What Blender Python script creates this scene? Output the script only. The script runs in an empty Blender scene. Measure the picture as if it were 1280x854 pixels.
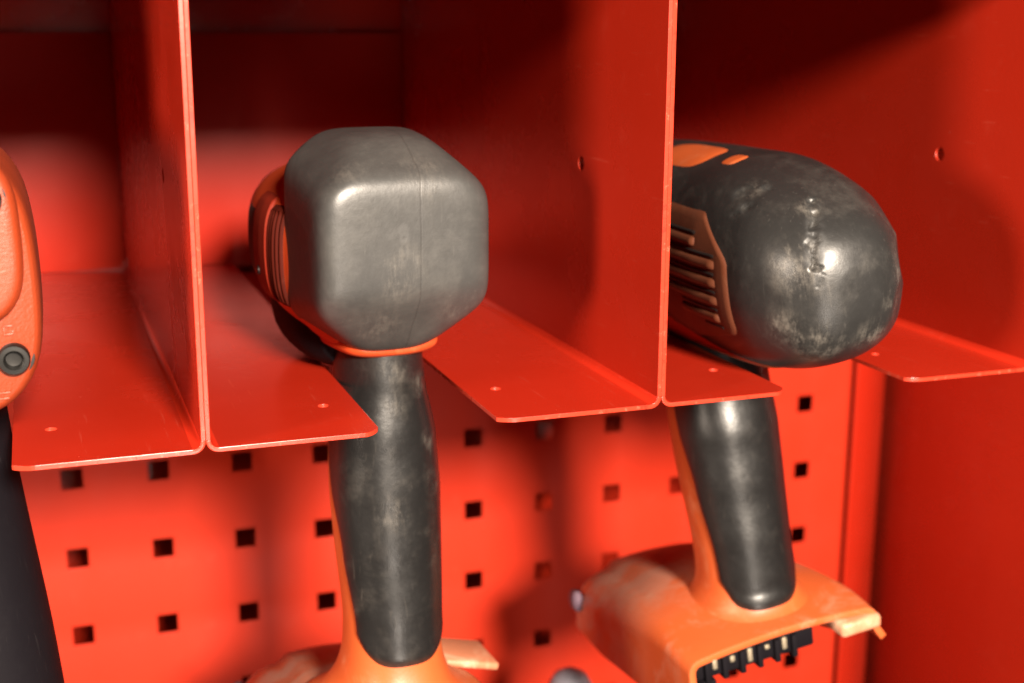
import bpy, bmesh, math, random
from mathutils.bvhtree import BVHTree
from mathutils import Vector, Matrix, geometry, noise
random.seed(7)
sc = bpy.context.scene
COL = sc.collection
PI = math.pi
rad = math.radians

# ------------------------------------------------------------------ camera
cd = bpy.data.cameras.new('camera')
cam = bpy.data.objects.new('camera', cd)
COL.objects.link(cam)
cam.location = (-0.0073, -0.7892, 0.2604)
YAW, PITCH, ROLL = -0.34555, -0.23148, -0.00376
cam.matrix_world = (Matrix.Translation(cam.location) @ Matrix.Rotation(YAW, 4, 'Z') @ Matrix.Rotation(PITCH, 4, 'X')
                    @ Matrix.Rotation(ROLL, 4, 'Y') @ Matrix.Rotation(PI / 2, 4, 'X'))
cd.sensor_fit = 'HORIZONTAL'
cd.sensor_width = 36.0
cd.lens = 46.575
cd.clip_start = 0.01
cd.clip_end = 100
cd.dof.use_dof = True
cd.dof.focus_distance = 0.455
cd.dof.aperture_fstop = 9.5
sc.camera = cam
sc.render.resolution_x, sc.render.resolution_y = 1024, 683

# ------------------------------------------------------------------ light
world = bpy.data.worlds.new('World')
sc.world = world
world.use_nodes = True
bg = world.node_tree.nodes['Background']
bg.inputs['Color'].default_value = (1.0, 0.80, 0.66, 1)
bg.inputs['Strength'].default_value = 0.012


def area_lamp(name, loc, target, watts, size, color):
    ld = bpy.data.lights.new(name, 'AREA')
    ld.shape = 'DISK'
    ld.size = size
    ld.energy = watts
    ld.color = color
    o = bpy.data.objects.new(name, ld)
    COL.objects.link(o)
    o.location = loc
    o.rotation_euler = (Vector(target) - Vector(loc)).to_track_quat('-Z', 'Y').to_euler()
    return o


area_lamp('ceiling_lamp', (0.15, -1.96, 0.80), (0.2, -0.2, 0.1), 160, 0.29, (1.0, 0.86, 0.71))
area_lamp('side_lamp', (-0.52, -0.62, 0.27), (0.3, -0.33, 0.18), 6.5, 0.16, (1.0, 0.84, 0.68))
low = area_lamp('low_lamp', (0.17, -1.90, -0.62), (0.17, -0.3, 0.02), 11, 0.26, (1.0, 0.88, 0.76))
low.data.shape = 'RECTANGLE'
low.data.size_y = 0.62

sc.view_settings.view_transform = 'Standard'
sc.view_settings.look = 'None'
sc.view_settings.exposure = 0.0
sc.view_settings.gamma = 1.0
sc.view_settings.use_curve_mapping = False
sc.render.engine = 'CYCLES'
sc.cycles.use_denoising = True
sc.cycles.max_bounces = 10
sc.cycles.diffuse_bounces = 6
sc.cycles.glossy_bounces = 5
sc.cycles.sample_clamp_indirect = 4.0
sc.cycles.caustics_reflective = False


# ------------------------------------------------------------------ materials
class NT:
    def __init__(self, name):
        self.m = bpy.data.materials.new(name)
        self.m.use_nodes = True
        self.t = self.m.node_tree
        self.b = self.t.nodes['Principled BSDF']
        self.tc = self.t.nodes.new('ShaderNodeTexCoord')

    def n(self, kind, **kw):
        nd = self.t.nodes.new(kind)
        for k, v in kw.items():
            setattr(nd, k, v)
        return nd

    def l(self, a, b):
        self.t.links.new(a, b)

    def noise(self, scale, detail=4, rough=0.6, vec=None, dist=0.0):
        nd = self.n('ShaderNodeTexNoise')
        nd.inputs['Scale'].default_value = scale
        nd.inputs['Detail'].default_value = detail
        nd.inputs['Roughness'].default_value = rough
        nd.inputs['Distortion'].default_value = dist
        self.l(vec or self.tc.outputs['Object'], nd.inputs['Vector'])
        return nd.outputs['Fac']

    def ramp(self, fac, p0, p1, v0=0.0, v1=1.0):
        nd = self.n('ShaderNodeMapRange')
        nd.interpolation_type = 'SMOOTHSTEP'
        for i, v in ((1, p0), (2, p1), (3, v0), (4, v1)):
            nd.inputs[i].default_value = v
        self.l(fac, nd.inputs[0])
        return nd.outputs[0]

    def mix(self, fac, a, b):
        nd = self.n('ShaderNodeMix', data_type='RGBA')
        for sock, v in ((nd.inputs[0], fac), (nd.inputs[6], a), (nd.inputs[7], b)):
            if isinstance(v, (tuple, list)):
                sock.default_value = (*v[:3], 1)
            elif isinstance(v, float):
                sock.default_value = v
            else:
                self.l(v, sock)
        return nd.outputs[2]

    def math(self, op, a, b=0.0):
        nd = self.n('ShaderNodeMath', operation=op)
        for s, v in ((nd.inputs[0], a), (nd.inputs[1], b)):
            if isinstance(v, (int, float)):
                s.default_value = v
            else:
                self.l(v, s)
        return nd.outputs[0]

    def vscale(self, x, y, z):
        nd = self.n('ShaderNodeMapping')
        nd.inputs['Scale'].default_value = (x, y, z)
        self.l(self.tc.outputs['Object'], nd.inputs['Vector'])
        return nd.outputs[0]

    def bump(self, height, strength, dist):
        nd = self.n('ShaderNodeBump')
        nd.inputs['Strength'].default_value = strength
        nd.inputs['Distance'].default_value = dist
        self.l(height, nd.inputs['Height'])
        self.l(nd.outputs[0], self.b.inputs['Normal'])

    def near(self, p, r):
        """1 near the object-space point p, 0 beyond r (a wear mark with its own place)"""
        nd = self.n('ShaderNodeVectorMath', operation='DISTANCE')
        self.l(self.tc.outputs['Object'], nd.inputs[0])
        nd.inputs[1].default_value = p
        return self.ramp(nd.outputs['Value'], r * 0.25, r, 1.0, 0.0)

    def set(self, **kw):
        for k, v in kw.items():
            s = self.b.inputs[k.replace('_', ' ')]
            if isinstance(v, (int, float)):
                s.default_value = v
            elif isinstance(v, (tuple, list)):
                s.default_value = (*v[:3], 1)
            else:
                self.l(v, s)


def red_paint(name, base=(0.355, 0.0165, 0.0060), rough=0.22, spec=0.55, chips=False):
    m = NT(name)
    tone = m.noise(22, 3)
    dust = m.ramp(m.noise(60, 6, 0.7), 0.56, 0.80)
    col = m.mix(tone, tuple(c * 0.95 for c in base), tuple(c * 1.05 for c in base))
    col = m.mix(m.math('MULTIPLY', dust, 0.045), col, (0.75, 0.20, 0.13))
    speck = m.ramp(m.noise(700, 2), 0.74, 0.80)
    col = m.mix(m.math('MULTIPLY', speck, 0.14), col, (0.8, 0.45, 0.35))
    scr = m.ramp(m.noise(90, 3, 0.6, m.vscale(6, 0.35, 6)), 0.66, 0.72)
    col = m.mix(m.math('MULTIPLY', scr, 0.07), col, (0.8, 0.22, 0.14))
    r = m.math('ADD', m.math('ADD', m.math('MULTIPLY', m.noise(40, 5), 0.12), m.math('MULTIPLY', m.ramp(m.noise(9, 5, 0.6, dist=0.5), 0.35, 0.7), 0.12)), rough - 0.09)
    m.set(Base_Color=col, Roughness=r, Specular_IOR_Level=spec)
    if chips:
        c = m.ramp(m.noise(330, 4, 0.7), 0.60, 0.66)
        col = m.mix(m.math('MULTIPLY', c, 0.22), col, (0.45, 0.20, 0.13))
        d = m.ramp(m.noise(140, 5, 0.7), 0.58, 0.68)
        col = m.mix(m.math('MULTIPLY', d, 0.5), col, (0.16, 0.008, 0.004))
        m.set(Base_Color=col)
    m.bump(m.noise(420, 3), 0.04, 0.0006)
    return m.m


def plastic(name, base, rough=0.42, dusty=(0.75, 0.42, 0.28), amount=0.35, bump=0.12, spec=0.5):
    m = NT(name)
    col = m.mix(m.noise(35, 4), tuple(c * 0.86 for c in base), tuple(min(1, c * 1.1) for c in base))
    d = m.ramp(m.noise(45, 7, 0.72, dist=0.6), 0.50, 0.74)
    col = m.mix(m.math('MULTIPLY', d, amount), col, dusty)
    m.set(Base_Color=col, Roughness=m.math('ADD', m.math('MULTIPLY', m.noise(60, 5), 0.25), rough - 0.1), Specular_IOR_Level=spec)
    m.bump(m.noise(900, 3), bump, 0.0005)
    return m.m


def rubber(name, base=(0.030, 0.028, 0.027), dust=(0.23, 0.21, 0.185), lo=0.42, hi=0.80, amount=0.5,
           rough=0.42, seam=None, marks=(), scuffs_sheen=(), amt=0.55):
    m = NT(name)
    n1 = m.noise(38, 8, 0.66, dist=0.8)
    n2 = m.noise(150, 6, 0.7)
    d = m.ramp(m.math('ADD', m.math('MULTIPLY', n1, 0.7), m.math('MULTIPLY', n2, 0.3)), lo, hi)
    col = m.mix(m.math('MULTIPLY', d, amount), base, dust)
    streak = m.ramp(m.noise(120, 4, 0.6, m.vscale(5, 5, 0.5), 0.5), 0.62, 0.74)
    col = m.mix(m.math('MULTIPLY', streak, 0.22), col, dust)
    h = m.math('ADD', m.math('MULTIPLY', m.noise(300, 5, 0.6), 0.30), m.math('MULTIPLY', n1, 0.5))
    rgh = m.math('ADD', m.math('MULTIPLY', n2, 0.20), rough - 0.08)
    crag = m.noise(210, 4, 0.65, dist=0.5)
    rub = m.math('ADD', m.math('MULTIPLY', m.noise(120, 8, 0.75), 0.55), m.math('MULTIPLY', m.noise(240, 5, 0.7, m.vscale(2.2, 1, 0.5)), 0.45))
    for p, r in scuffs_sheen:                      # pale abraded patches and painted highlights
        k = m.math('MULTIPLY', m.near(p, r), m.ramp(rub, 0.44, 0.66))
        col = m.mix(m.math('MULTIPLY', k, amt), col, (0.20, 0.18, 0.155))
        h = m.math('ADD', h, m.math('MULTIPLY', k, 0.12))
    for p, r in marks:                       # torn and gouged rubber
        k = m.math('MULTIPLY', m.near(p, r), m.ramp(crag, 0.50, 0.60))
        col = m.mix(m.math('MULTIPLY', k, 0.85), col, (0.018, 0.016, 0.014))
        h = m.math('SUBTRACT', h, m.math('MULTIPLY', k, 0.8))
        rgh = m.math('ADD', rgh, m.math('MULTIPLY', m.near(p, r * 1.5), 0.30))
    if seam is not None:
        sep = m.n('ShaderNodeSeparateXYZ')
        m.l(m.tc.outputs['Object'], sep.inputs[0])
        wob = m.math('MULTIPLY', m.math('SUBTRACT', m.noise(60, 3), 0.5), 0.0022)
        k = m.ramp(m.math('ABSOLUTE', m.math('SUBTRACT', m.math('ADD', sep.outputs[0], wob), seam)), 0.0001, 0.0006, 1.0, 0.0)
        col = m.mix(m.math('MULTIPLY', k, 0.34), col, (0.02, 0.019, 0.018))
        h = m.math('SUBTRACT', h, m.math('MULTIPLY', k, 0.1))
    m.set(Base_Color=col, Roughness=rgh, Specular_IOR_Level=0.5)
    m.bump(h, 0.22, 0.0012)
    return m.m


def metal(name, base, rough):
    m = NT(name)
    m.set(Base_Color=base, Metallic=0.6, Roughness=m.math('ADD', m.math('MULTIPLY', m.noise(300, 4), 0.2), rough - 0.1))
    return m.m


M_RED = red_paint('red_enamel')
M_BOARD = red_paint('red_board_enamel', (0.40, 0.0235, 0.0085), 0.45, 0.14)
M_PLATE_RED = red_paint('dull_red_enamel', (0.32, 0.014, 0.005), 0.42, 0.30)
M_EDGE = red_paint('lit_chipped_red_edge', (0.42, 0.030, 0.013), 0.26, chips=True)  # paler than the sheet: edge highlight put into the colour; chips are wear
M_ORANGE = plastic('orange_plastic', (0.43, 0.080, 0.019), 0.40, (0.50, 0.24, 0.13), 0.40)
def scuffed_foot():
    m = NT('scuffed_orange_plastic')
    col = m.mix(m.noise(35, 4), (0.40, 0.072, 0.017), (0.48, 0.092, 0.022))
    d = m.ramp(m.noise(45, 7, 0.72, dist=0.6), 0.50, 0.74)
    col = m.mix(m.math('MULTIPLY', d, 0.45), col, (0.48, 0.25, 0.16))
    sep = m.n('ShaderNodeSeparateXYZ')
    m.l(m.tc.outputs['Object'], sep.inputs[0])
    worn = m.math('MULTIPLY', m.ramp(sep.outputs[1], -0.03, 0.05), m.ramp(m.noise(30, 8, 0.7, dist=0.8), 0.36, 0.58))   # dust rubbed into the nose
    col = m.mix(m.math('MULTIPLY', worn, 0.85), col, (0.38, 0.225, 0.165))
    grime = m.math('MULTIPLY', m.ramp(sep.outputs[1], 0.02, 0.08), m.ramp(m.noise(26, 6, 0.7, dist=1.0), 0.56, 0.66))
    col = m.mix(m.math('MULTIPLY', grime, 0.45), col, (0.15, 0.045, 0.02))
    m.set(Base_Color=col, Roughness=m.math('ADD', m.math('MULTIPLY', m.noise(60, 5), 0.25), 0.34))
    m.bump(m.noise(700, 4), 0.15, 0.0005)
    return m.m


M_FOOT = scuffed_foot()
M_REDORANGE = plastic('red_orange_housing', (0.245, 0.032, 0.008), 0.42, (0.30, 0.06, 0.024), 0.30, 0.35)
M_BODY1 = plastic('dark_red_orange_housing', (0.42, 0.048, 0.012), 0.34, (0.40, 0.13, 0.05), 0.40)
M_SHADED_RED = plastic('shaded_red_plastic', (0.05, 0.005, 0.002), 0.65, (0.10, 0.025, 0.012), 0.30, spec=0.1)  # red darkened in the colour to stand for shade on the flank
M_PLATE = plastic('shaded_side_plate', (0.17, 0.013, 0.0045), 0.5, (0.24, 0.06, 0.03), 0.30, spec=0.2)  # base darkened for the flank's shade, like the vent beside it
M_VENT_SHADED = plastic('shaded_dirty_vent', (0.085, 0.020, 0.0058), 0.58, (0.13, 0.055, 0.026), 0.55)  # dirty orange-brown, its base darkened further for the shade on the panel
M_PEACH = plastic('peach_latch', (0.44, 0.165, 0.085), 0.5, (0.85, 0.60, 0.42), 0.5)
M_MAUVE = plastic('mauve_bumper', (0.085, 0.050, 0.075), 0.7, (0.15, 0.09, 0.10), 0.4)
M_RUB1 = rubber('worn_grey_rubber', (0.034, 0.0335, 0.0328), (0.092, 0.088, 0.081), 0.38, 0.84, 0.48, 0.38, seam=0.003,
               marks=(((-0.0040, -0.0440, 0.0660), 0.0022), ((-0.0035, -0.0440, 0.0630), 0.0020), ((0.0180, -0.0430, 0.0500), 0.0016)),
               scuffs_sheen=(((-0.0040, -0.0440, 0.0520), 0.0130), ((-0.0060, -0.0420, 0.0440), 0.0100), ((0.0050, -0.0400, 0.0840), 0.0140), ((0.0220, -0.0330, 0.0820), 0.0120),  # centre patches also paint the highlight by the seam; others are abrasion
                       ((-0.0220, -0.0380, 0.0840), 0.0110), ((0.0200, -0.0360, 0.0360), 0.0120), ((-0.0100, -0.0330, 0.0300), 0.0140)), amt=0.20)
M_GRIP = rubber('grip_rubber', (0.007, 0.0065, 0.0065), (0.06, 0.052, 0.045), 0.50, 0.80, 0.26, 0.31)
M_GRIP_WORN = rubber('worn_grip_rubber', (0.008, 0.0075, 0.0075), (0.08, 0.070, 0.060), 0.48, 0.80, 0.36, 0.30,
                     scuffs_sheen=(((-0.001, -0.020, 0.006), 0.009), ((0.000, -0.021, -0.006), 0.007), ((0.0118, -0.017, 0.000), 0.007), ((0.0150, -0.0215, -0.040), 0.007),
                             ((0.0140, -0.0200, -0.022), 0.006), ((-0.004, -0.026, -0.050), 0.010)), amt=0.26)
M_BLACK = rubber('black_plastic', (0.006, 0.005, 0.0065), (0.03, 0.027, 0.027), 0.50, 0.9, 0.2, 0.55)
M_BLACK.node_tree.nodes['Principled BSDF'].inputs['Specular IOR Level'].default_value = 0.05
M_SLOT = rubber('painted_slot_shade', (0.010, 0.006, 0.005), (0.04, 0.03, 0.02), 0.5, 0.9, 0.2, 0.6)  # near-black colour stands for the shade inside slots and recesses
M_SCREW = metal('blackened_steel', (0.014, 0.013, 0.012), 0.45)
M_PIN = metal('contact_metal', (0.33, 0.27, 0.19), 0.5)
M_KNOB = plastic('blue_grey_plastic', (0.17, 0.17, 0.20), 0.45, (0.30, 0.30, 0.32), 0.3)


# ------------------------------------------------------------------ helpers
def obj(name, bm, mat, parent=None, smooth=None, loc=None):
    bmesh.ops.recalc_face_normals(bm, faces=bm.faces)
    me = bpy.data.meshes.new(name)
    bm.to_mesh(me)
    bm.free()
    me.materials.append(mat)
    if smooth is not None:
        me.shade_smooth()
        if smooth < 179:
            me.set_sharp_from_angle(angle=rad(smooth))
    o = bpy.data.objects.new(name, me)
    COL.objects.link(o)
    if loc:
        o.location = loc
    if parent:
        o.parent = parent
    return o


def thing(name, label, cat, loc, roll=0.0, pitch=0.0, yaw=0.0, group=None):
    o = bpy.data.objects.new(name, None)
    COL.objects.link(o)
    o.empty_display_size = 0.02
    o.location = loc
    o.rotation_euler = (pitch, roll, yaw)
    o['label'] = label
    o['category'] = cat
    if group:
        o['group'] = group
    return o


def add_box(bm, x0, x1, y0, y1, z0, z1, bevel=0.0, mat=None):
    r = bmesh.ops.create_cube(bm, size=1.0)
    vs = r['verts']
    for v in vs:
        v.co = Vector(((x0 + x1) / 2 + v.co.x * (x1 - x0), (y0 + y1) / 2 + v.co.y * (y1 - y0), (z0 + z1) / 2 + v.co.z * (z1 - z0)))
    if bevel:
        es = list({e for v in vs for e in v.link_edges})
        r2 = bmesh.ops.bevel(bm, geom=es, offset=bevel, segments=2, affect='EDGES', profile=0.5)
        vs = list({v for f in r2['faces'] for v in f.verts} | {v for v in vs if v.is_valid})
    if mat is not None:
        bmesh.ops.transform(bm, matrix=mat, verts=[v for v in vs if v.is_valid])
    return vs


def add_cyl(bm, c, axis, r0, r1, h, seg=28, cap0=True, cap1=True):
    """frustum from c along the unit vector axis"""
    a = Vector(axis).normalized()
    q = a.to_track_quat('Z', 'Y').to_matrix()
    rings = []
    for r, t in ((r0, 0.0), (r1, h)):
        rings.append([bm.verts.new(Vector(c) + q @ Vector((r * math.cos(2 * PI * k / seg), r * math.sin(2 * PI * k / seg), t))) for k in range(seg)])
    for k in range(seg):
        bm.faces.new((rings[0][k], rings[0][(k + 1) % seg], rings[1][(k + 1) % seg], rings[1][k]))
    if cap0:
        bm.faces.new(rings[0][::-1])
    if cap1:
        bm.faces.new(rings[1])


def add_lathe(bm, c, axis, prof, seg=32):
    """prof: (radius, distance along the axis); a radius of 0 closes the end"""
    q = Vector(axis).normalized().to_track_quat('Z', 'Y').to_matrix()
    rings = []
    for r, t in prof:
        if r <= 1e-7:
            rings.append([bm.verts.new(Vector(c) + q @ Vector((0, 0, t)))])
        else:
            rings.append([bm.verts.new(Vector(c) + q @ Vector((r * math.cos(2 * PI * k / seg), r * math.sin(2 * PI * k / seg), t))) for k in range(seg)])
    for A, B in zip(rings, rings[1:]):
        for k in range(seg):
            k2 = (k + 1) % seg
            if len(A) == 1 and len(B) > 1:
                bm.faces.new((A[0], B[k2], B[k]))
            elif len(B) == 1 and len(A) > 1:
                bm.faces.new((A[k], A[k2], B[0]))
            elif len(A) > 1:
                bm.faces.new((A[k], A[k2], B[k2], B[k]))


def sect(a, kx, p=2.0, k=1.5):
    """unit outline at angle a: a rounded square of power p with corners cut where |x|+|z| = k"""
    c, s = math.cos(a), math.sin(a)
    r1 = (abs(c) ** p + abs(s) ** p) ** (-1 / p)
    if k:
        q = 9.0
        r2 = k / (abs(c) + abs(s))
        r1 = (r1 ** -q + r2 ** -q) ** (-1 / q)
    return c * r1, s * r1


def spline(rows, sub):
    """Catmull-Rom through rows of numbers, sub pieces per span"""
    out = []
    n = len(rows)
    for i in range(n - 1):
        p0, p1, p2, p3 = rows[max(i - 1, 0)], rows[i], rows[i + 1], rows[min(i + 2, n - 1)]
        for j in range(sub):
            t = j / sub
            out.append(tuple(0.5 * ((2 * b) + (c - a) * t + (2 * a - 5 * b + 4 * c - d) * t * t + (3 * b - a - 3 * c + d) * t ** 3)
                             for a, b, c, d in zip(p0, p1, p2, p3)))
    out.append(tuple(rows[-1]))
    return out


def loft_y(bm, rows, p=3.0, k=0, seg=72, sub=5, caps=(True, True), warp=None):
    """rows of (y, cx, cz, hw, hh): sections in the XZ plane along Y"""
    rings = []
    for y, cx, cz, hw, hh in spline(rows, sub):
        ring = []
        for i in range(seg):
            x, z = sect(2 * PI * i / seg, 0, p, k)
            co = Vector((cx + x * hw, y, cz + z * hh))
            if warp:
                co = warp(co)
            ring.append(bm.verts.new(co))
        rings.append(ring)
    for A, B in zip(rings, rings[1:]):
        for i in range(seg):
            bm.faces.new((A[i], A[(i + 1) % seg], B[(i + 1) % seg], B[i]))
    for flag, ring in ((caps[0], rings[0]), (caps[1], rings[-1])):
        if flag:
            cen = bm.verts.new(sum((v.co for v in ring), Vector()) / seg)
            for i in range(seg):
                bm.faces.new((ring[i], ring[(i + 1) % seg], cen))


def add_blunt(bm, c, planes, q, nu=168, nv=110):
    """closed blunt solid: flat facets (normal, distance from c) whose edges are rounded off by the power q"""
    pl = [(Vector(n).normalized(), h) for n, h in planes]
    c = Vector(c)

    def at(d):
        t = 0.0
        for n, h in pl:
            k = n.dot(d) / h
            if k > 0:
                t += (k * 0.03) ** q
        return c + d * 0.03 * t ** (-1.0 / q)
    a = bm.verts.new(at(Vector((0, -1, 0))))
    b = bm.verts.new(at(Vector((0, 1, 0))))
    rings = []
    for i in range(1, nv):
        th = PI * i / nv
        rings.append([bm.verts.new(at(Vector((math.sin(th) * math.cos(2 * PI * k / nu), -math.cos(th), math.sin(th) * math.sin(2 * PI * k / nu)))))
                      for k in range(nu)])
    for k in range(nu):
        bm.faces.new((a, rings[0][k], rings[0][(k + 1) % nu]))
        bm.faces.new((b, rings[-1][(k + 1) % nu], rings[-1][k]))
    for A, B in zip(rings, rings[1:]):
        for k in range(nu):
            bm.faces.new((A[k], B[k], B[(k + 1) % nu], A[(k + 1) % nu]))


def loft_z(bm, rows, p=2.4, seg=56, sub=5, caps=(True, True)):
    """rows of (z, cx, cy, hw, hd): sections in the XY plane along Z"""
    rings = []
    for z, cx, cy, hw, hd in spline(rows, sub):
        ring = []
        for i in range(seg):
            x, y = sect(2 * PI * i / seg, 0, p, 0)
            ring.append(bm.verts.new((cx + x * hw, cy + y * hd, z)))
        rings.append(ring)
    for A, B in zip(rings, rings[1:]):
        for i in range(seg):
            bm.faces.new((A[i], A[(i + 1) % seg], B[(i + 1) % seg], B[i]))
    for flag, ring in ((caps[0], rings[0]), (caps[1], rings[-1])):
        if flag:
            bm.faces.new(ring)


def flank_x(rows, p, k, y, z):
    """half width of a lofted body at (y, z)"""
    cx, cz, hw, hh = lerp_rows(rows, y)
    v = abs(z - cz) / hh
    lo, hi = 0.0, 1.0
    for _ in range(22):
        x = (lo + hi) / 2
        f = (x ** p + v ** p) ** (9.0 / p)
        if k:
            f += ((x + v) / k) ** 9
        if f < 1:
            lo = x
        else:
            hi = x
    return lo * hw


def flank_patch(rows, p, k, side, z0, z1, yr, yf, off, nu=40, nv=30):
    """piece lying on the flank: yr(z) and yf(z) bound it, off(u, v) lifts it; its rim is sunk into the body"""
    bm = bmesh.new()
    grid = []
    for j in range(nv + 1):
        v = j / nv
        z = z0 + (z1 - z0) * v
        line = []
        for i in range(nu + 1):
            u = i / nu
            y = yr(z) + (yf(z) - yr(z)) * u
            e = min(1.0, min(u, 1 - u) * nu / 1.5) * min(1.0, min(v, 1 - v) * nv / 1.5)
            o = -0.0006 + (off(u, v) + 0.0006) * e
            line.append(bm.verts.new((side * (flank_x(rows, p, k, y, z) + o), y, z)))
        grid.append(line)
    for a, b in zip(grid, grid[1:]):
        for i in range(nu):
            bm.faces.new((a[i], a[i + 1], b[i + 1], b[i]))
    return bm


def lerp_rows(rows, z):
    rows = sorted(rows)
    if z <= rows[0][0]:
        return rows[0][1:]
    for a, b in zip(rows, rows[1:]):
        if z <= b[0]:
            t = (z - a[0]) / (b[0] - a[0])
            t = t * t * (3 - 2 * t) * 0.4 + t * 0.6
            return tuple(u + (v - u) * t for u, v in zip(a[1:], b[1:]))
    return rows[-1][1:]


def sheet(name, outline, holes, place, mat, parent, thick=0.0016, extra=None):
    """flat sheet with round holes, placed by place(u, v), thickened by a Solidify modifier"""
    loops = [[Vector((u, v, 0)) for u, v in outline]]
    for (cu, cv, r) in holes:
        loops.append([Vector((cu + r * math.cos(2 * PI * k / 20), cv - r * math.sin(2 * PI * k / 20), 0)) for k in range(20)])
    pts = [p for lp in loops for p in lp]
    bm = bmesh.new()
    vs = [bm.verts.new(place(p.x, p.y)) for p in pts]
    for tri in geometry.tessellate_polygon(loops):
        try:
            bm.faces.new([vs[i] for i in tri])
        except ValueError:
            pass
    if extra:
        extra(bm)
    bmesh.ops.remove_doubles(bm, verts=bm.verts, dist=1e-6)
    o = obj(name, bm, mat, parent)
    md = o.modifiers.new('thickness', 'SOLIDIFY')
    md.thickness = thick
    md.offset = 0
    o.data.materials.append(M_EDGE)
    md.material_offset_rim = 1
    bv = o.modifiers.new('edge', 'BEVEL')
    bv.width = 0.0002
    bv.segments = 2
    bv.limit_method = 'ANGLE'
    bv.angle_limit = rad(60)
    return o


# ------------------------------------------------------------------ cabinet
ZF = 0.1237            # top of the support flanges
DF = 0.36              # how far the holders reach out from the board
XW = [-0.1275, 0.0395, 0.2065, 0.3765]   # partitions between the bays
ZT = 0.287             # underside of the shelf over the bays

cabinet = thing('tool_cabinet', 'red painted steel tool cabinet with a square hole perforated back board behind the holders',
                'cabinet', (0.2, 0, -0.40))
CB = (0.2, 0, -0.40)


def cab(x, y, z):
    return Vector((x - CB[0], y - CB[1], z - CB[2]))


def perforated_board():
    P, H, TH = 0.05, 0.0062, 0.0015
    c0, c1, r0, r1 = -6, 10, -7, 2
    xs, zs = [-0.34], [-0.375]
    for c in range(c0, c1 + 1):
        xs += [c * P - H, c * P + H]
    xs.append(0.5335)
    for r in range(r0, r1 + 1):
        zs += [r * P - H, r * P + H]
    zs.append(0.118)
    bm = bmesh.new()
    V = {}

    def v(i, k):
        if (i, k) not in V:
            V[i, k] = bm.verts.new(cab(xs[i], 0, zs[k]))
        return V[i, k]
    for i in range(len(xs) - 1):
        for k in range(len(zs) - 1):
            if i % 2 == 1 and k % 2 == 1:
                continue
            bm.faces.new((v(i, k), v(i + 1, k), v(i + 1, k + 1), v(i, k + 1)))
    # the folded right edge of the board, turning back on a small radius
    n = len(xs) - 1
    prev = [v(n, k) for k in range(len(zs))]
    for j in range(1, 7):
        a = j / 6 * PI / 2
        cur = [bm.verts.new(cab(0.5335 + 0.006 * math.sin(a), 0.004 * (1 - math.cos(a)), zz)) for zz in zs]
        for k in range(len(zs) - 1):
            bm.faces.new((prev[k], cur[k], cur[k + 1], prev[k + 1]))
        prev = cur
    cur = [bm.verts.new(cab(0.5395, 0.0045, zz)) for zz in zs]
    for k in range(len(zs) - 1):
        bm.faces.new((prev[k], cur[k], cur[k + 1], prev[k + 1]))
    o = obj('perforated_board', bm, M_BOARD, cabinet, smooth=40)
    md = o.modifiers.new('thickness', 'SOLIDIFY')
    md.thickness = TH
    md.offset = 0
    bv = o.modifiers.new('edge', 'BEVEL')
    bv.width = 0.0006
    bv.segments = 2
    bv.limit_method = 'ANGLE'
    bv.angle_limit = rad(60)
    o['label'] = 'red board punched with rows of square holes'


perforated_board()


def cab_box(name, x0, x1, y0, y1, z0, z1, bevel=0.001, mat=M_RED):
    bm = bmesh.new()
    add_box(bm, x0 - CB[0], x1 - CB[0], y0, y1, z0 - CB[2], z1 - CB[2], bevel)
    return obj(name, bm, mat, cabinet, smooth=40)


cab_box('back_panel', -0.36, 0.620, 0.150, 0.1515, -0.40, 0.32)
cab_box('rear_lining', -0.355, 0.578, 0.004, 0.006, 0.121, 0.2855)
bm = bmesh.new()
add_box(bm, -0.0305, 0.0305, -0.0012, 0.0012, -0.258, 0.258, 0.0008,
        Matrix.Translation(cab(0.5685, 0.0200, -0.139)) @ Matrix.Rotation(rad(36), 4, 'Z'))
obj('corner_post', bm, M_RED, cabinet, smooth=40)
cab_box('side_panel', 0.6040, 0.6065, -0.36, 0.149, -0.40, 0.32)
cab_box('top_shelf', -0.36, 0.6035, -0.362, 0.149, ZT, ZT + 0.0015)
cab_box('side_panel', -0.3625, -0.3605, -0.30, 0.149, -0.40, 0.32)


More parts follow.
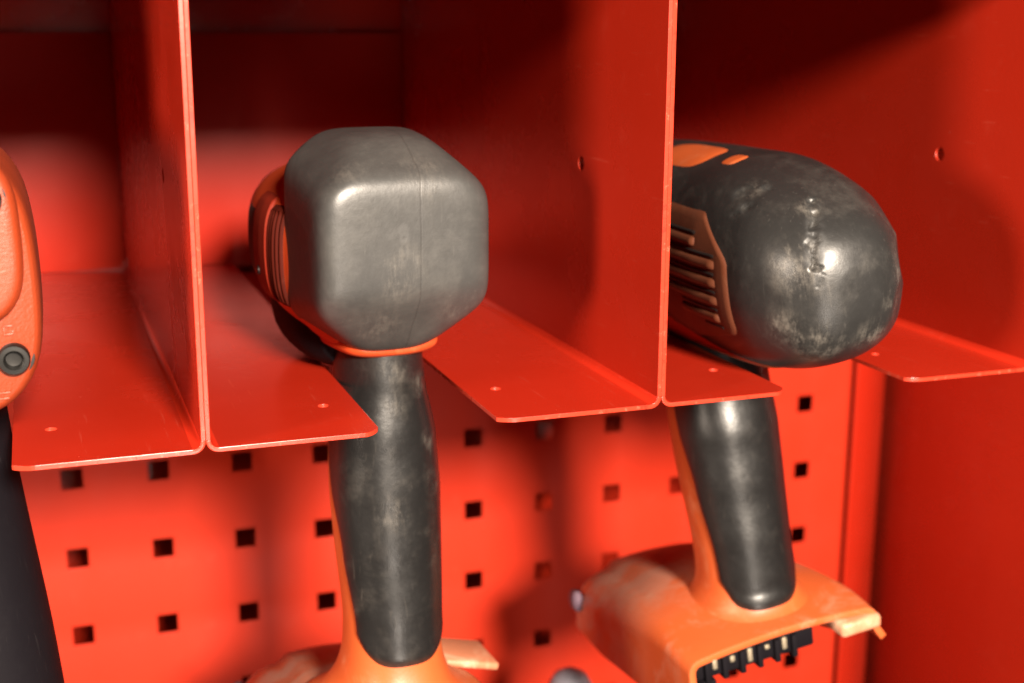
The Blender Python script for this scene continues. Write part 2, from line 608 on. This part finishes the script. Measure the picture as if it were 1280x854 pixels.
# ------------------------------------------------------------------ holders
def holder(k, fl, fr, label, chamL=(0.006, 0.006), chamR=(0.008, 0.003)):
    xl, xr = XW[k] + 0.0008, XW[k + 1] - 0.0008
    xm = (xl + xr) / 2
    root = thing('tool_holder', label, 'holder', (xm, 0, ZF), group='red sheet steel tool holders side by side')
    R, BACK = 0.0035, -0.0035
    for side, xw, fl_len, hole_y, cham in ((1, xl, fl, -0.3216, chamL), (-1, xr, fr, -0.3200, chamR)):
        # upright partition, with its small round hole
        hy = {0: -0.2767, 1: -0.283, 2: -0.2923}[k] if side < 0 else {0: -0.28, 1: -0.2767, 2: -0.283}[k]
        top = ZT - 0.002
        out = [(-DF, R), (BACK, R), (BACK, top - ZF), (-DF + 0.004, top - ZF), (-DF, top - ZF - 0.004)]
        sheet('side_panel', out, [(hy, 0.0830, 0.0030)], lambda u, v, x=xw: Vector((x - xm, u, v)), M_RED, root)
        # support flange folded inward, front corner eased
        L = fl_len - R
        ca, cb = cham
        out = [(0, -DF), (L - ca, -DF)]
        for j in range(1, 6):
            a = j / 6 * PI / 2
            out.append((L - ca + ca * math.sin(a) * (0.6 + 0.4 * j / 6), -DF + cb * (1 - math.cos(a))))
        out += [(L, -DF + cb), (L, BACK), (0, BACK)]

        def bend(bm, s=side, x=xw):
            prev = None
            for j in range(7):
                a = j / 6 * PI / 2
                px, pz = x - xm + s * R * (1 - math.cos(a)), R * (1 - math.sin(a))
                cur = [bm.verts.new((px, -DF, pz)), bm.verts.new((px, BACK, pz))]
                if prev:
                    bm.faces.new((prev[0], cur[0], cur[1], prev[1])).smooth = True
                prev = cur
        hx = fl_len - 0.0125 - R
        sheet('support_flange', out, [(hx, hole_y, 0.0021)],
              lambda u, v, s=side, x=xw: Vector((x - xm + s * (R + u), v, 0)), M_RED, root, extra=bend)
    bm = bmesh.new()
    add_box(bm, xl - xm + 0.001, xr - xm - 0.001, -0.0032, -0.0018, 0.001, 0.258 - ZF, 0.0005)
    obj('back_plate', bm, M_PLATE_RED, root, smooth=40)
    return root


holder(0, 0.060, 0.0598, 'left red tool holder carrying the orange tool with black screws', chamL=(0.008, 0.003), chamR=(0.007, 0.003))
holder(1, 0.0592, 0.0632, 'middle red tool holder under the tool with the smooth blocky grey cap')
holder(2, 0.0545, 0.0595, 'right red tool holder under the scuffed round ended drill')


# ------------------------------------------------------------------ power tool pieces
def build_grip(root, rows, top, zb, th_rows, hollow=0.0015, mat=M_GRIP, core=M_ORANGE):
    """orange grip core and the black rubber that wraps its back"""
    bm = bmesh.new()
    loft_z(bm, rows, p=2.3)
    obj('grip', bm, core, root, smooth=180)
    bm = bmesh.new()
    NT_, NS = 48, 60
    grid = []
    for i in range(NS + 1):
        s = i / NS
        line = []
        for j in range(NT_ + 1):
            t = -1 + 2 * j / NT_
            z1 = zb + 0.013 * abs(t) ** 4
            z = top + (z1 - top) * s
            cx, cy, hw, hd = lerp_rows(rows, z)
            th0 = lerp_rows(th_rows, z)[0]
            a = -PI / 2 + t * rad(th0)
            x, y = sect(a, 0, 2.3, 0)
            e = min(1.0, (1 - abs(t)) * 9)
            e = math.sin(e * PI / 2)
            e2 = math.sin(min(1.0, (1 - s) * 26) * PI / 2)
            off = -0.0006 + (hollow + 0.0006) * min(e, e2)
            n = Vector((x / hw, y / hd)).normalized()
            line.append(bm.verts.new((cx + x * hw + n.x * off, cy + y * hd + n.y * off, z)))
        grid.append(line)
    for i in range(NS):
        for j in range(NT_):
            bm.faces.new((grid[i][j], grid[i][j + 1], grid[i + 1][j + 1], grid[i + 1][j]))
    return obj('grip_cover', bm, mat, root, smooth=180)


def build_foot(root, z0, yr, hw, cx):
    """battery foot: a hollow saddle, open behind and below, with a scuffed bumper nose in front"""
    rows = [  # y, half width, top z, left skirt, right skirt, nose edge
        (yr, hw, z0 - 0.001, 0.017, 0.010),
        (yr + 0.015, hw + 0.001, z0, 0.022, 0.013),
        (yr + 0.045, hw + 0.001, z0 + 0.0005, 0.027, 0.024),
        (yr + 0.085, hw + 0.001, z0 - 0.005, 0.021, 0.021),
        (yr + 0.128, hw - 0.001, z0 - 0.0165, 0.012, 0.012),
        (yr + 0.158, hw - 0.007, z0 - 0.0290, 0.008, 0.008),
        (yr + 0.176, hw - 0.019, z0 - 0.0395, 0.008, 0.008),
        (yr + 0.183, hw - 0.032, z0 - 0.0455, 0.005, 0.005)]
    rr = spline(rows, 5)
    bm = bmesh.new()
    grid = []
    for y, w, zt, sl, sr in rr:
        r = min(0.0065 + 0.013 * max(0.0, min(1.0, (y - yr - 0.02) / 0.08)), w * 0.6)
        pts = [(-w - 0.001, zt - r - sl), (-w, zt - r - sl * 0.5)]
        for j in range(7):
            a = j / 6 * PI / 2
            pts.append((-w + r * (1 - math.cos(a)), zt - r + r * math.sin(a)))
        for j in range(1, 10):
            x = -w + r + (2 * w - 2 * r) * j / 10
            pts.append((x, zt + (0.0026 + 0.0026 * min(1.0, (y - yr) / 0.06)) * (1 - (x / w) ** 2) ** 1.5))
        for j in range(7):
            a = PI / 2 - j / 6 * PI / 2
            pts.append((w - r * (1 - math.cos(a)), zt - r + r * math.sin(a)))
        pts += [(w + 0.001, zt - r - sr * 0.5), (w + 0.004, zt - r - sr)]
        grid.append([bm.verts.new((x, y, z)) for x, z in pts])
    for A, B in zip(grid, grid[1:]):
        for i in range(len(A) - 1):
            bm.faces.new((A[i], A[i + 1], B[i + 1], B[i]))
    bm.faces.new(grid[-1])
    foot = obj('battery_foot', bm, M_FOOT, root, smooth=60, loc=(cx, 0, 0))
    md = foot.modifiers.new('thickness', 'SOLIDIFY')
    md.thickness = 0.0032
    md.offset = -1
    bv = foot.modifiers.new('edge', 'BEVEL')
    bv.width = 0.0008
    bv.segments = 2
    bv.limit_method = 'ANGLE'
    bv.angle_limit = rad(55)
    # mauve bumper edge round the nose
    bm = bmesh.new()
    path = []
    for y, w, zt, sl, sr in rr[21:]:
        path.append(Vector((-w - 0.0008, y, zt - 0.0120)))
    tip = rr[-1]
    path.append(Vector((0, tip[0] + 0.002, tip[2] - 0.012)))
    for y, w, zt, sl, sr in reversed(rr[21:]):
        path.append(Vector((w + 0.0015, y, zt - 0.0120)))
    rings = []
    for i, p in enumerate(path):
        d = (path[min(i + 1, len(path) - 1)] - path[max(i - 1, 0)]).normalized()
        up = Vector((0, 0, 1))
        sd = d.cross(up).normalized()
        rings.append([bm.verts.new(p + sd * 0.0026 * math.cos(2 * PI * k / 10) + up * 0.006 * math.sin(2 * PI * k / 10)) for k in range(10)])
    for A, B in zip(rings, rings[1:]):
        for k in range(10):
            bm.faces.new((A[k], A[(k + 1) % 10], B[(k + 1) % 10], B[k]))
    bm.faces.new(rings[0])
    bm.faces.new(rings[-1])
    obj('bumper', bm, M_MAUVE, foot, smooth=180)
    # terminal block with its contacts, slung under the rear edge
    bm = bmesh.new()
    add_box(bm, -hw + 0.006, hw - 0.030, yr + 0.006, yr + 0.030, z0 - 0.0150, z0 - 0.0048, 0.0012)
    add_box(bm, -hw + 0.006, -hw + 0.015, yr + 0.004, yr + 0.030, z0 - 0.040, z0 - 0.0152, 0.0012)
    for j in range(6):
        x = -hw + 0.0095 + j * 0.0088
        add_box(bm, x, x + 0.0026, yr + 0.0035, yr + 0.020, z0 - 0.0165, z0 - 0.0055, 0.0005)
    tb = obj('terminal_block', bm, M_BLACK, root, smooth=40, loc=(cx, 0, 0))
    for j in range(5):
        x = -hw + 0.014 + j * 0.0088
        bm = bmesh.new()
        add_box(bm, x, x + 0.0024, yr + 0.0050, yr + 0.012, z0 - 0.0112 + 0.0018 * (j % 2) - 0.0008 * (j % 3), z0 - 0.0062 - 0.0010 * (j % 2), 0.0006)
        obj('contact_pin', bm, M_PIN, tb, smooth=40)
    # release latch peeping out under the right edge
    bm = bmesh.new()
    add_box(bm, hw - 0.020, hw + 0.001, yr - 0.002, yr + 0.020, z0 - 0.0118, z0 - 0.0050, 0.0018)
    obj('release_latch', bm, M_PEACH, root, smooth=180, loc=(cx, 0, 0))
    return foot


# ------------------------------------------------------------------ tool in the middle bay
t1 = thing('impact_driver', 'orange impact driver with a smooth boxy grey rubber end cap, hanging in the middle holder',
           'power tool', (0.1175, -0.284, ZF), yaw=rad(3.5))
bm = bmesh.new()
add_blunt(bm, (-0.002, -0.008, 0.0575), [
    ((0, -1, 0), 0.0375), ((0, -0.56, 0.83), 0.0436), ((0, -0.79, -0.614), 0.0390), ((0, 0, 1), 0.0420), ((0, 0, -1), 0.0424),
    ((1, 0, 0), 0.0352), ((-1, 0, 0), 0.0330), ((0.75, -0.66, 0), 0.0480), ((-0.75, -0.66, 0), 0.0480),
    ((0.66, -0.12, 0.74), 0.0424), ((-0.66, -0.12, 0.74), 0.0414), ((0.654, -0.1, -0.757), 0.0424), ((-0.654, -0.1, -0.757), 0.0415),
    ((0, 1, 0), 0.0165)], 18)
obj('end_cap', bm, M_RUB1, t1, smooth=180)
B1 = [(-0.016, 0, 0.045, 0.0270, 0.0310), (-0.010, 0, 0.0455, 0.0310, 0.0330), (0.000, 0, 0.047, 0.0345, 0.0345), (0.006, 0, 0.049, 0.0360, 0.0350),
      (0.012, 0, 0.0495, 0.0378, 0.0348), (0.030, 0, 0.050, 0.0388, 0.0345), (0.060, 0, 0.051, 0.0375, 0.0320), (0.078, 0, 0.051, 0.0330, 0.0290),
      (0.094, 0, 0.052, 0.0260, 0.0255), (0.100, 0, 0.053, 0.0230, 0.0225)]
bm = bmesh.new()
loft_y(bm, B1, p=4.5, k=1.6)
body = obj('housing', bm, M_BODY1, t1, smooth=180)
bm = bmesh.new()
loft_y(bm, [(0.098, 0, 0.053, 0.0225, 0.022), (0.125, 0, 0.053, 0.0210, 0.0205), (0.142, 0, 0.053, 0.0150, 0.0145), (0.146, 0, 0.053, 0.010, 0.010)], p=2.2)
obj('gear_nose', bm, M_BLACK, t1, smooth=180)
bm = bmesh.new()
loft_y(bm, [(0.004, 0, 0.030, 0.024, 0.0265), (0.020, 0, 0.026, 0.0300, 0.0250), (0.055, 0, 0.026, 0.0300, 0.0240), (0.080, 0, 0.031, 0.024, 0.020)], p=3.0)
obj('lower_housing', bm, M_BLACK, t1, smooth=180)
bm = bmesh.new()
loft_y(bm, [(-0.0220, 0, 0.0188, 0.010, 0.003), (-0.0210, 0, 0.0184, 0.0155, 0.0046), (-0.016, 0, 0.0180, 0.0195, 0.0058), (0.000, 0, 0.0182, 0.0225, 0.0064), (0.020, 0, 0.0190, 0.024, 0.008)], p=2.6)
obj('lower_rim', bm, M_BODY1, t1, smooth=180)
# ribbed vent and raised side plate, one set on each flank
for s in (-1, 1):
    vent = obj('vent_panel', flank_patch(B1, 4.5, 1.6, s, 0.029, 0.070, lambda z: 0.0060, lambda z: 0.0190,
               lambda u, v: 0.0004 + (0.0009 * max(0.0, math.sin(u * 2 * PI * 4.5)) if 0.06 < v < 0.94 else 0.0009), 54, 34), M_SHADED_RED, t1, smooth=40)
    plate = obj('side_plate', flank_patch(B1, 4.5, 1.6, s, 0.028 , 0.073, lambda z: 0.0205, lambda z: 0.0430 - 0.10 * abs(z - 0.050), lambda u, v: 0.0016),
                M_PLATE, t1, smooth=40)
    bm = bmesh.new()
    add_cyl(bm, (s * (flank_x(B1, 4.5, 1.6, 0.033, 0.041) + 0.0014), 0.0330, 0.041), (s, 0, 0), 0.0021, 0.0019, 0.0008, 18)
    obj('screw', bm, M_SCREW, plate, smooth=40)
    obj('side_recess', flank_patch(B1, 4.5, 1.6, s, 0.036, 0.066, lambda z: 0.0470, lambda z: 0.0620, lambda u, v: 0.0004), M_SLOT, t1, smooth=40)  # flat patch with the recess shade put into its colour
G1 = [(-0.1385, 0, -0.013, 0.040, 0.042), (-0.1335, 0, -0.0125, 0.0315, 0.0345), (-0.1265, 0, -0.011, 0.0245, 0.029), (-0.119, 0, -0.0105, 0.0212, 0.0255), (-0.110, 0, -0.010, 0.0196, 0.0235), (-0.095, 0, -0.009, 0.0192, 0.0228),
      (-0.070, 0, -0.005, 0.0205, 0.0232), (-0.045, 0, -0.002, 0.0212, 0.0236), (-0.022, 0, 0.000, 0.0202, 0.0228), (0.000, 0, 0.002, 0.0163, 0.0215), (0.016, 0, 0.004, 0.0156, 0.0220)]
build_grip(t1, G1, 0.014, -0.1125, [(-0.13, 60), (-0.10, 64), (-0.065, 76), (-0.03, 100), (0.02, 112)], mat=M_GRIP_WORN)
build_foot(t1, -0.1400, -0.056, 0.046, -0.004)
bm = bmesh.new()
add_box(bm, -0.013, 0.013, 0.004, 0.030, -0.0018, 0.0018, 0.0012, Matrix.Translation((0.0420, 0, -0.1375)) @ Matrix.Rotation(rad(15), 4, 'Y'))
obj('side_clip', bm, M_PEACH, t1, smooth=180)

# ------------------------------------------------------------------ tool in the right bay
RO2 = rad(-8.0)
t2 = thing('cordless_drill', 'orange cordless drill with a gouged black rubber dome end tilted in the right holder',
           'power tool', (0.2845, -0.262, ZF), roll=RO2)
D2 = [(-0.1170, 0, 0.0425, 0.0030, 0.0032), (-0.1161, 0, 0.0425, 0.0105, 0.0112), (-0.1125, 0, 0.0425, 0.0192, 0.0205), (-0.1045, 0, 0.0428, 0.0270, 0.0287), (-0.091, 0, 0.0436, 0.0330, 0.0358),
      (-0.072, 0, 0.0445, 0.0357, 0.0408), (-0.054, 0, 0.0453, 0.0364, 0.0430), (-0.030, 0, 0.0455, 0.0358, 0.0428), (0.000, 0, 0.0465, 0.0348, 0.0415),
      (0.040, 0, 0.0480, 0.0335, 0.0385), (0.075, 0, 0.0490, 0.0310, 0.0340), (0.100, 0, 0.049, 0.026, 0.028), (0.108, 0, 0.049, 0.020, 0.022)]
DC = Vector((0, -0.03, 0.045))
bm = bmesh.new()
loft_y(bm, D2, p=2.4, k=0, seg=120, sub=8)
bm.normal_update()
D_TREE = BVHTree.FromBMesh(bm)
bm.free()


def snap(p):
    """the point of the undamaged shell under p, seen from inside the drill"""
    d = (Vector(p) - DC).normalized()
    hit = D_TREE.ray_cast(DC, d)[0]
    return hit if hit is not None else Vector(p)


TEARS = [([snap(q) for q in line], rr, d) for line, rr, d in (  # polyline, radius, depth
    (((-0.0070, -0.0985, 0.0765), (-0.0110, -0.1035, 0.0690), (-0.0150, -0.1080, 0.0590), (-0.0165, -0.1090, 0.0545)), 0.0026, 0.0019),
    (((-0.0135, -0.1112, 0.0515), (-0.0165, -0.1114, 0.0470)), 0.0013, 0.0010),
    (((-0.0255, -0.0690, 0.0785), (-0.0215, -0.0750, 0.0810)), 0.0026, 0.0018),
    (((-0.0170, -0.0800, 0.0815), (-0.0150, -0.0830, 0.0805)), 0.0018, 0.0014),
    (((-0.0290, -0.0760, 0.0725), (-0.0240, -0.0820, 0.0750)), 0.0026, 0.0022))]
DENTS = [(snap(p), rr, d) for p, rr, d in (((0.0250, -0.0985, 0.0660), 0.0100, 0.0028), ((0.0260, -0.1020, 0.0480), 0.0110, 0.0024), ((0.0220, -0.1060, 0.0340), 0.0100, 0.0017))]
M_RUB2 = rubber('scuffed_black_rubber', (0.0145, 0.0140, 0.0138), (0.11, 0.101, 0.090), 0.46, 0.82, 0.40, 0.35,
               marks=[(snap(p), q) for p, q in (((-0.0240, -0.0715, 0.0795), 0.0034), ((-0.0215, -0.0750, 0.0810), 0.0030), ((-0.0165, -0.0805, 0.0815), 0.0026), ((-0.0262, -0.0790, 0.0740), 0.0040),
                      ((-0.0080, -0.0995, 0.0750), 0.0030), ((-0.0110, -0.1035, 0.0690), 0.0034), ((-0.0132, -0.1062, 0.0635), 0.0034), ((-0.0155, -0.1083, 0.0575), 0.0036), ((-0.0150, -0.1113, 0.0490), 0.0026),
                      ((0.0230, -0.1015, 0.0640), 0.0045), ((0.0210, -0.1080, 0.0480), 0.0035))],
               scuffs_sheen=[(snap(p), q) for p, q in (((-0.0190, -0.0765, 0.0815), 0.0080), ((-0.0090, -0.1000, 0.0745), 0.0075), ((-0.0200, -0.1050, 0.0540), 0.0170),  # widest patch paints the dome's broad highlight; the others are abrasion
                       ((0.0240, -0.1000, 0.0620), 0.0120), ((0.0215, -0.1075, 0.0480), 0.0110), ((0.0165, -0.1105, 0.0350), 0.0110),
                       ((-0.0150, -0.1050, 0.0250), 0.0140), ((-0.0230, -0.0950, 0.0330), 0.0110), ((0.0050, -0.1080, 0.0250), 0.0110))], amt=0.42)


def seg_dist(p, a, b):
    ab = b - a
    t = max(0.0, min(1.0, (p - a).dot(ab) / ab.dot(ab)))
    return (p - a - ab * t).length


def dents(co):
    push = 0.0
    for p, rr, d in DENTS:
        q = (co - p).length / rr
        if q < 1:
            push += d * (1 - q * q) ** 1.5
    for line, rr, d in TEARS:
        if (co - line[0]).length > 0.05:
            continue
        ds = min(seg_dist(co, a, b) for a, b in zip(line, line[1:]))
        r2 = rr * (0.55 + 1.5 * noise.noise(co * 210) + 0.7 * noise.noise(co * 620))
        if r2 > 0 and ds < r2:
            push += d * (1 - (ds / r2) ** 2) ** 2 * (0.75 + 0.7 * noise.noise(co * 430 + Vector((3, 1, 7))))
    return co + (DC - co).normalized() * push


bm = bmesh.new()
loft_y(bm, D2, p=2.4, k=0, seg=240, sub=16, warp=dents)
dome = obj('body_shell', bm, M_RUB2, t2, smooth=180)
G2 = [(-0.1238, -0.009, -0.022, 0.033, 0.034), (-0.1205, -0.009, -0.021, 0.0268, 0.0295), (-0.1160, -0.009, -0.0202, 0.0230, 0.0260), (-0.108, -0.0085, -0.019, 0.0208, 0.0240), (-0.090, -0.008, -0.016, 0.0206, 0.0240),
      (-0.065, -0.007, -0.010, 0.0222, 0.0245), (-0.040, -0.006, -0.005, 0.0232, 0.0246), (-0.018, -0.005, 0.000, 0.0222, 0.0240), (0.004, -0.003, 0.003, 0.0195, 0.0230), (0.018, -0.002, 0.004, 0.019, 0.0230)]
build_grip(t2, G2, 0.016, -0.1170, [(-0.13, 58), (-0.10, 62), (-0.06, 74), (-0.03, 90), (0.02, 110)])
build_foot(t2, -0.1225, -0.058, 0.0480, -0.0110)
# vent panel let into the left flank (and its twin on the right): panel, strips with slot shade in their colour, slats between them
def piecewise(pts):
    def f(z):
        for (a, fa), (b, fb) in zip(pts, pts[1:]):
            if z <= b:
                return fa + (fb - fa) * max(0.0, (z - a)) / (b - a)
        return pts[-1][1]
    return f


v_rear = piecewise([(0.0130, -0.030), (0.0240, -0.0780), (0.0270, -0.0795), (0.0535, -0.0790), (0.0560, -0.0770), (0.0690, -0.0610), (0.0720, -0.0580)])
for s in (-1, 1):
    panel = obj('vent_panel', flank_patch(D2, 2.4, 0, s, 0.0130, 0.0720, v_rear, lambda z: -0.012, lambda u, v: 0.0011, 56, 44), M_VENT_SHADED, t2, smooth=50)
    for j in range(6):
        z = 0.0645 - j * 0.0074
        y0 = -0.0575 if j == 0 else (-0.0735 if j < 4 else -0.0720)
        y1 = -0.016 if j < 4 else (-0.038 if j == 4 else -0.056)
        obj('vent_slot', flank_patch(D2, 2.4, 0, s, z - 0.0030, z, lambda q: y0, lambda q: y1, lambda u, v: 0.0014, 30, 6), M_SLOT, panel, smooth=180)
        if j < 5:
            obj('vent_slat', flank_patch(D2, 2.4, 0, s, z - 0.0076, z - 0.0024, lambda q: y0 + 0.001, lambda q: y1,
                                         lambda u, v: 0.0012 + 0.0013 * math.sin(PI * v), 30, 10), M_VENT_SHADED, panel, smooth=180)
# orange shell showing through the rubber along the top
for y0, y1, w in ((-0.052, -0.040, 0.006), (-0.033, 0.020, 0.012)):
    bm = bmesh.new()
    n = 20
    grid = []
    for i in range(n + 1):
        a = i / n
        y = y0 + (y1 - y0) * a
        hw = w * math.sqrt(max(0.0, 1 - (2 * a - 1) ** 4)) + 0.0004
        cx, cz, bw, bh = lerp_rows(D2, y)
        line = []
        for j in range(11):
            x = -0.010 + hw * (-1 + j / 5)
            t = min(0.98, abs(x) / bw)
            z = cz + bh * (1 - t ** 2.4) ** (1 / 2.4)
            e = (1 - (abs(j - 5) / 5) ** 4) * (1 - abs(2 * a - 1) ** 6)
            line.append(bm.verts.new((x, y, z - 0.0008 + 0.0015 * e)))
        grid.append(line)
    for i in range(n):
        for j in range(10):
            bm.faces.new((grid[i][j], grid[i][j + 1], grid[i + 1][j + 1], grid[i + 1][j]))
    obj('top_shell', bm, M_ORANGE, t2, smooth=180)
# orange rim where the shell meets the grip, under the dome
bm = bmesh.new()
loft_y(bm, [(-0.072, 0, 0.012, 0.016, 0.0078), (-0.066, 0, 0.0125, 0.021, 0.0105), (-0.040, 0, 0.013, 0.0245, 0.0115), (0.000, 0, 0.014, 0.0265, 0.012), (0.030, 0, 0.015, 0.024, 0.011)], p=2.6)
obj('lower_shell', bm, M_ORANGE, t2, smooth=180)

# ------------------------------------------------------------------ tool at the left edge
t0 = thing('power_tool', 'red orange power tool at the left edge with two black socket screws', 'power tool', (-0.0450, -0.300, ZF), roll=rad(-1.5))
bm = bmesh.new()
loft_y(bm, [(-0.066, 0.002, 0.0600, 0.0338, 0.0402), (-0.0645, 0.002, 0.0600, 0.0352, 0.0416), (-0.060, 0.002, 0.0600, 0.0362, 0.0428), (-0.045, 0.002, 0.0600, 0.0366, 0.0434), (-0.020, 0.002, 0.0600, 0.0366, 0.0434),
            (0.030, 0.002, 0.0600, 0.0345, 0.041), (0.070, 0.002, 0.0600, 0.026, 0.030)], p=7, k=1.66)
obj('housing', bm, M_REDORANGE, t0, smooth=50)
bm = bmesh.new()
loft_y(bm, [(-0.0715, 0.002, 0.0745, 0.0285, 0.0245), (-0.0708, 0.002, 0.0745, 0.0308, 0.0268), (-0.0685, 0.002, 0.0745, 0.0322, 0.0282), (-0.0655, 0.002, 0.0745, 0.0326, 0.0286)], p=7.0, k=1.72, sub=4)
obj('cover_plate', bm, M_REDORANGE, t0, smooth=50)
for x, z in ((0.0255, 0.0868), (0.0285, 0.0372), (-0.0232, 0.0868), (-0.0245, 0.0372)):
    bm = bmesh.new()
    yb = -0.0662 if z < 0.05 else -0.0716
    add_lathe(bm, (x, yb + 0.001, z), (0, -1, 0), [(0.0048, 0), (0.0048, 0.0040), (0.0044, 0.0047), (0.0031, 0.0048), (0.0026, 0.0043), (0.0024, 0.0018), (0, 0.0015)], 24)
    screw = obj('socket_screw', bm, M_SCREW, t0, smooth=35)
    bm = bmesh.new()
    add_lathe(bm, (x, yb + 0.0012, z), (0, -1, 0), [(0.0062, 0), (0.0060, 0.0007), (0.0049, 0.0009), (0.0048, 0.0002)], 28)
    obj('recess', bm, M_SLOT, screw, smooth=35)
bm = bmesh.new()
for x0, x1, z0, z1 in ((0.0262, 0.0292, 0.0444, 0.0450), (0.0262, 0.0268, 0.0450, 0.0470), (0.0262, 0.0292, 0.0470, 0.0476), (0.0286, 0.0292, 0.0450, 0.0458),
                       (0.0225, 0.0265, 0.0262, 0.0268), (0.0225, 0.0260, 0.0244, 0.0250), (0.0225, 0.0231, 0.0250, 0.0262)):
    add_box(bm, x0, x1, -0.0666, -0.0645, z0, z1, 0.0001)
obj('cast_mark', bm, M_REDORANGE, t0, smooth=40)
bm = bmesh.new()
loft_z(bm, [(-0.170, 0.013, -0.006, 0.024, 0.028), (-0.130, 0.0085, -0.004, 0.0245, 0.028), (-0.080, 0.004, 0.0, 0.0255, 0.028), (-0.030, 0, 0.004, 0.0245, 0.027), (0.005, 0, 0.006, 0.022, 0.025), (0.020, 0, 0.006, 0.022, 0.025)])
obj('grip', bm, M_BLACK, t0, smooth=180)

# ------------------------------------------------------------------ knob peeping up at the bottom edge
bm = bmesh.new()
add_lathe(bm, (0, 0, -0.30), (0, 0, 1), [(0, 0), (0.013, 0), (0.013, 0.262), (0.0135, 0.280), (0.0125, 0.291), (0.0095, 0.2965), (0.005, 0.2992), (0, 0.30)], 32)
kn = obj('hand_tool', bm, M_KNOB, None, smooth=180, loc=(0.2590, -0.150, -0.0945))
kn['label'] = 'rounded blue grey handle end rising at the bottom edge between the two drills'
kn['category'] = 'hand tool'
